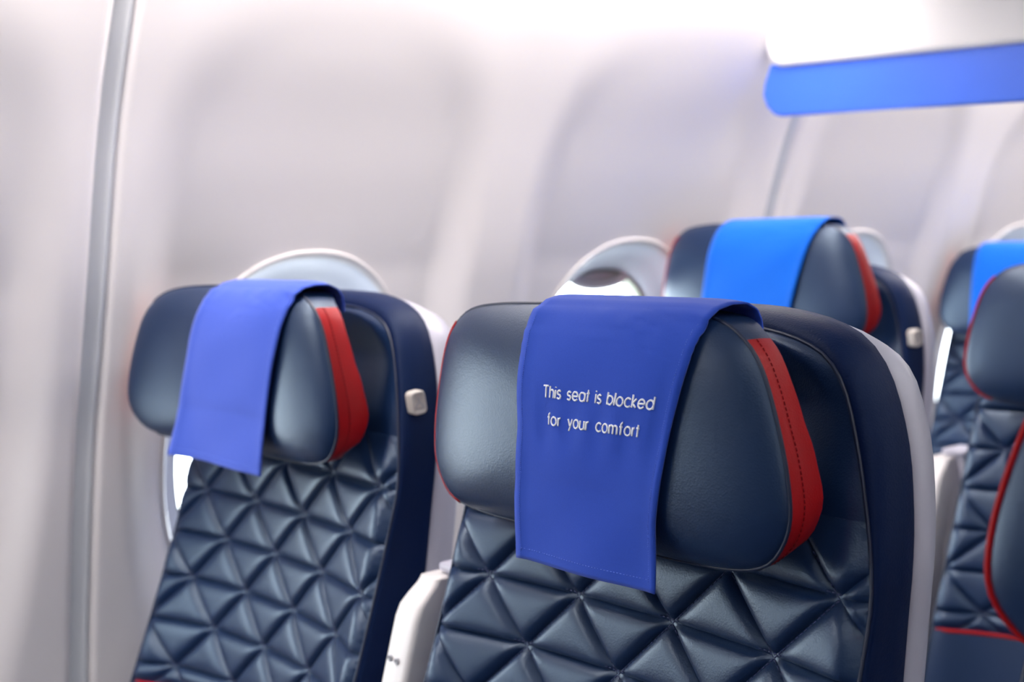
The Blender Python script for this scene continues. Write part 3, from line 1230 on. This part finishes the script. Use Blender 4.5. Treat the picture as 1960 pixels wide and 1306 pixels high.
CAP = 1.40
GLYPH = {
    'T': (0.74, [[(0, CAP), (0.74, CAP)], [(0.37, CAP), (0.37, 0)]]),
    'h': (0.62, [[(0, CAP), (0, 0)], [(0, 0.55)] + arcp(0.31, 0.62, 0.31, 0.36, 180, 0) + [(0.62, 0)]]),
    'i': (0.0, [[(0, 1.0), (0, 0)], [(0, 1.28), (0, 1.38)]]),
    's': (0.52, [arcp(0.26, 0.74, 0.24, 0.25, 25, 270, 12) + arcp(0.26, 0.25, 0.26, 0.25, 90, -155, 12)]),
    'e': (0.84, [[(0.02, 0.50), (0.84, 0.50)] + arcp(0.42, 0.5, 0.42, 0.5, 0, 325, 22)]),
    'a': (0.84, [arcp(0.42, 0.5, 0.42, 0.5, 0, 360, 24), [(0.84, 1.0), (0.84, 0)]]),
    't': (0.34, [[(0.17, CAP * 0.98), (0.17, 0)], [(0, 1.0), (0.34, 1.0)]]),
    'b': (0.84, [arcp(0.42, 0.5, 0.42, 0.5, 0, 360, 24), [(0, CAP), (0, 0)]]),
    'l': (0.0, [[(0, CAP), (0, 0)]]),
    'o': (0.86, [arcp(0.43, 0.5, 0.43, 0.5, 0, 360, 24)]),
    'c': (0.74, [arcp(0.43, 0.5, 0.43, 0.5, 42, 318, 20)]),
    'k': (0.56, [[(0, CAP), (0, 0)], [(0.52, 1.0), (0.04, 0.48), (0.56, 0)]]),
    'd': (0.84, [arcp(0.42, 0.5, 0.42, 0.5, 0, 360, 24), [(0.84, CAP), (0.84, 0)]]),
    'f': (0.36, [arcp(0.36, 1.16, 0.20, 0.24, 90, 180, 6) + [(0.16, 0)], [(0, 0.92), (0.34, 0.92)]]),
    'r': (0.34, [[(0, 1.0), (0, 0)], [(0, 0.55)] + arcp(0.32, 0.60, 0.32, 0.38, 180, 95, 8)]),
    'y': (0.66, [[(0, 1.0), (0.35, 0.10)], [(0.66, 1.0), (0.22, -0.42)]]),
    'u': (0.62, [[(0, 1.0)] + arcp(0.31, 0.36, 0.31, 0.36, 180, 360) + [(0.62, 1.0)], [(0.62, 0.4), (0.62, 0)]]),
    'm': (1.00, [[(0, 1.0), (0, 0)], [(0, 0.6)] + arcp(0.25, 0.68, 0.25, 0.30, 180, 0, 10) + [(0.5, 0)], [(0.5, 0.6)] + arcp(0.75, 0.68, 0.25, 0.30, 180, 0, 10) + [(1.0, 0)]]),
}


def lettering(cloth_o, cl, text, s_base, t0, t1, height):
    """sew text on the cloth between t0 and t1, baseline at s_base; height = x height along s"""
    x = 0.0
    strokes = []
    for ch in text:
        if ch == ' ':
            x += 0.72
            continue
        w, sts = GLYPH[ch]
        for st in sts:
            strokes.append([(x + px, py) for px, py in st])
        x += w + 0.30
    total = x - 0.30
    vv, ff = [], []
    for st in strokes:
        pts = []
        dense = []
        for a, b in zip(st, st[1:]):
            n = max(1, int(math.hypot(b[0] - a[0], b[1] - a[1]) / 0.15))
            for i in range(n):
                dense.append((a[0] + (b[0] - a[0]) * i / n, a[1] + (b[1] - a[1]) * i / n))
        dense.append(st[-1])
        for (px, py) in dense:
            t = t0 + (t1 - t0) * px / total
            s = s_base - py * height
            pts.append(cl.point(s, t) + cl.normal(s, t) * 0.0013)
        tube(pts, 0.00066, 6, False, vv, ff)
    link('embroidered_lettering', make_mesh('embroidered_lettering', vv, ff, 'white_thread'), cloth_o, 'white embroidered lettering')


c_mid = Cloth(0, 0, 0.0, [(-0.02, -0.049), (0.04, -0.044), (0.09, -0.036), (0.14, -0.034), (0.172, -0.036)], [(-0.02, 0.082), (0.04, 0.088), (0.10, 0.102), (0.14, 0.113), (0.172, 0.119)],
              -0.003, 'cloth_royal', swing=0.05, seed=1)
o_mid = c_mid.build('royal blue seat cloth reading This seat is blocked for your comfort')
lettering(o_mid, c_mid, 'This seat is blocked', 0.530, 0.190, 0.882, 0.0225)
lettering(o_mid, c_mid, 'for your comfort', 0.603, 0.225, 0.830, 0.0225)
c_win = Cloth(-S, 0, 0.0050, [(-0.02, -0.112), (0.07, -0.070), (0.15, -0.035), (0.172, -0.028)], [(-0.02, 0.072), (0.06, 0.094), (0.12, 0.112), (0.172, 0.124)],
              0.002, 'cloth_violet', kl=2.9, swing=0.02, seed=3)
c_win.build('plain violet-blue cloth over the headrest of the left window seat')
c_back = Cloth(-S, ROW, 0.050, [(-0.02, -0.090), (0.08, -0.070), (0.172, -0.050)], [(-0.02, 0.066), (0.06, 0.076), (0.12, 0.094), (0.172, 0.112)],
               0.002, 'cloth_azure', seed=5)
c_back.build('plain bright azure cloth over the raised headrest behind the lettered seat')
c_far = Cloth(-S, ROW3, 0.0, [(-0.02, -0.110), (0.172, -0.100)], [(-0.02, 0.07), (0.172, 0.08)], 0.0, 'cloth_azure', kl=1.8, seed=7)
c_far.build('azure cloth on the farthest seat, cut by the right edge of the picture')
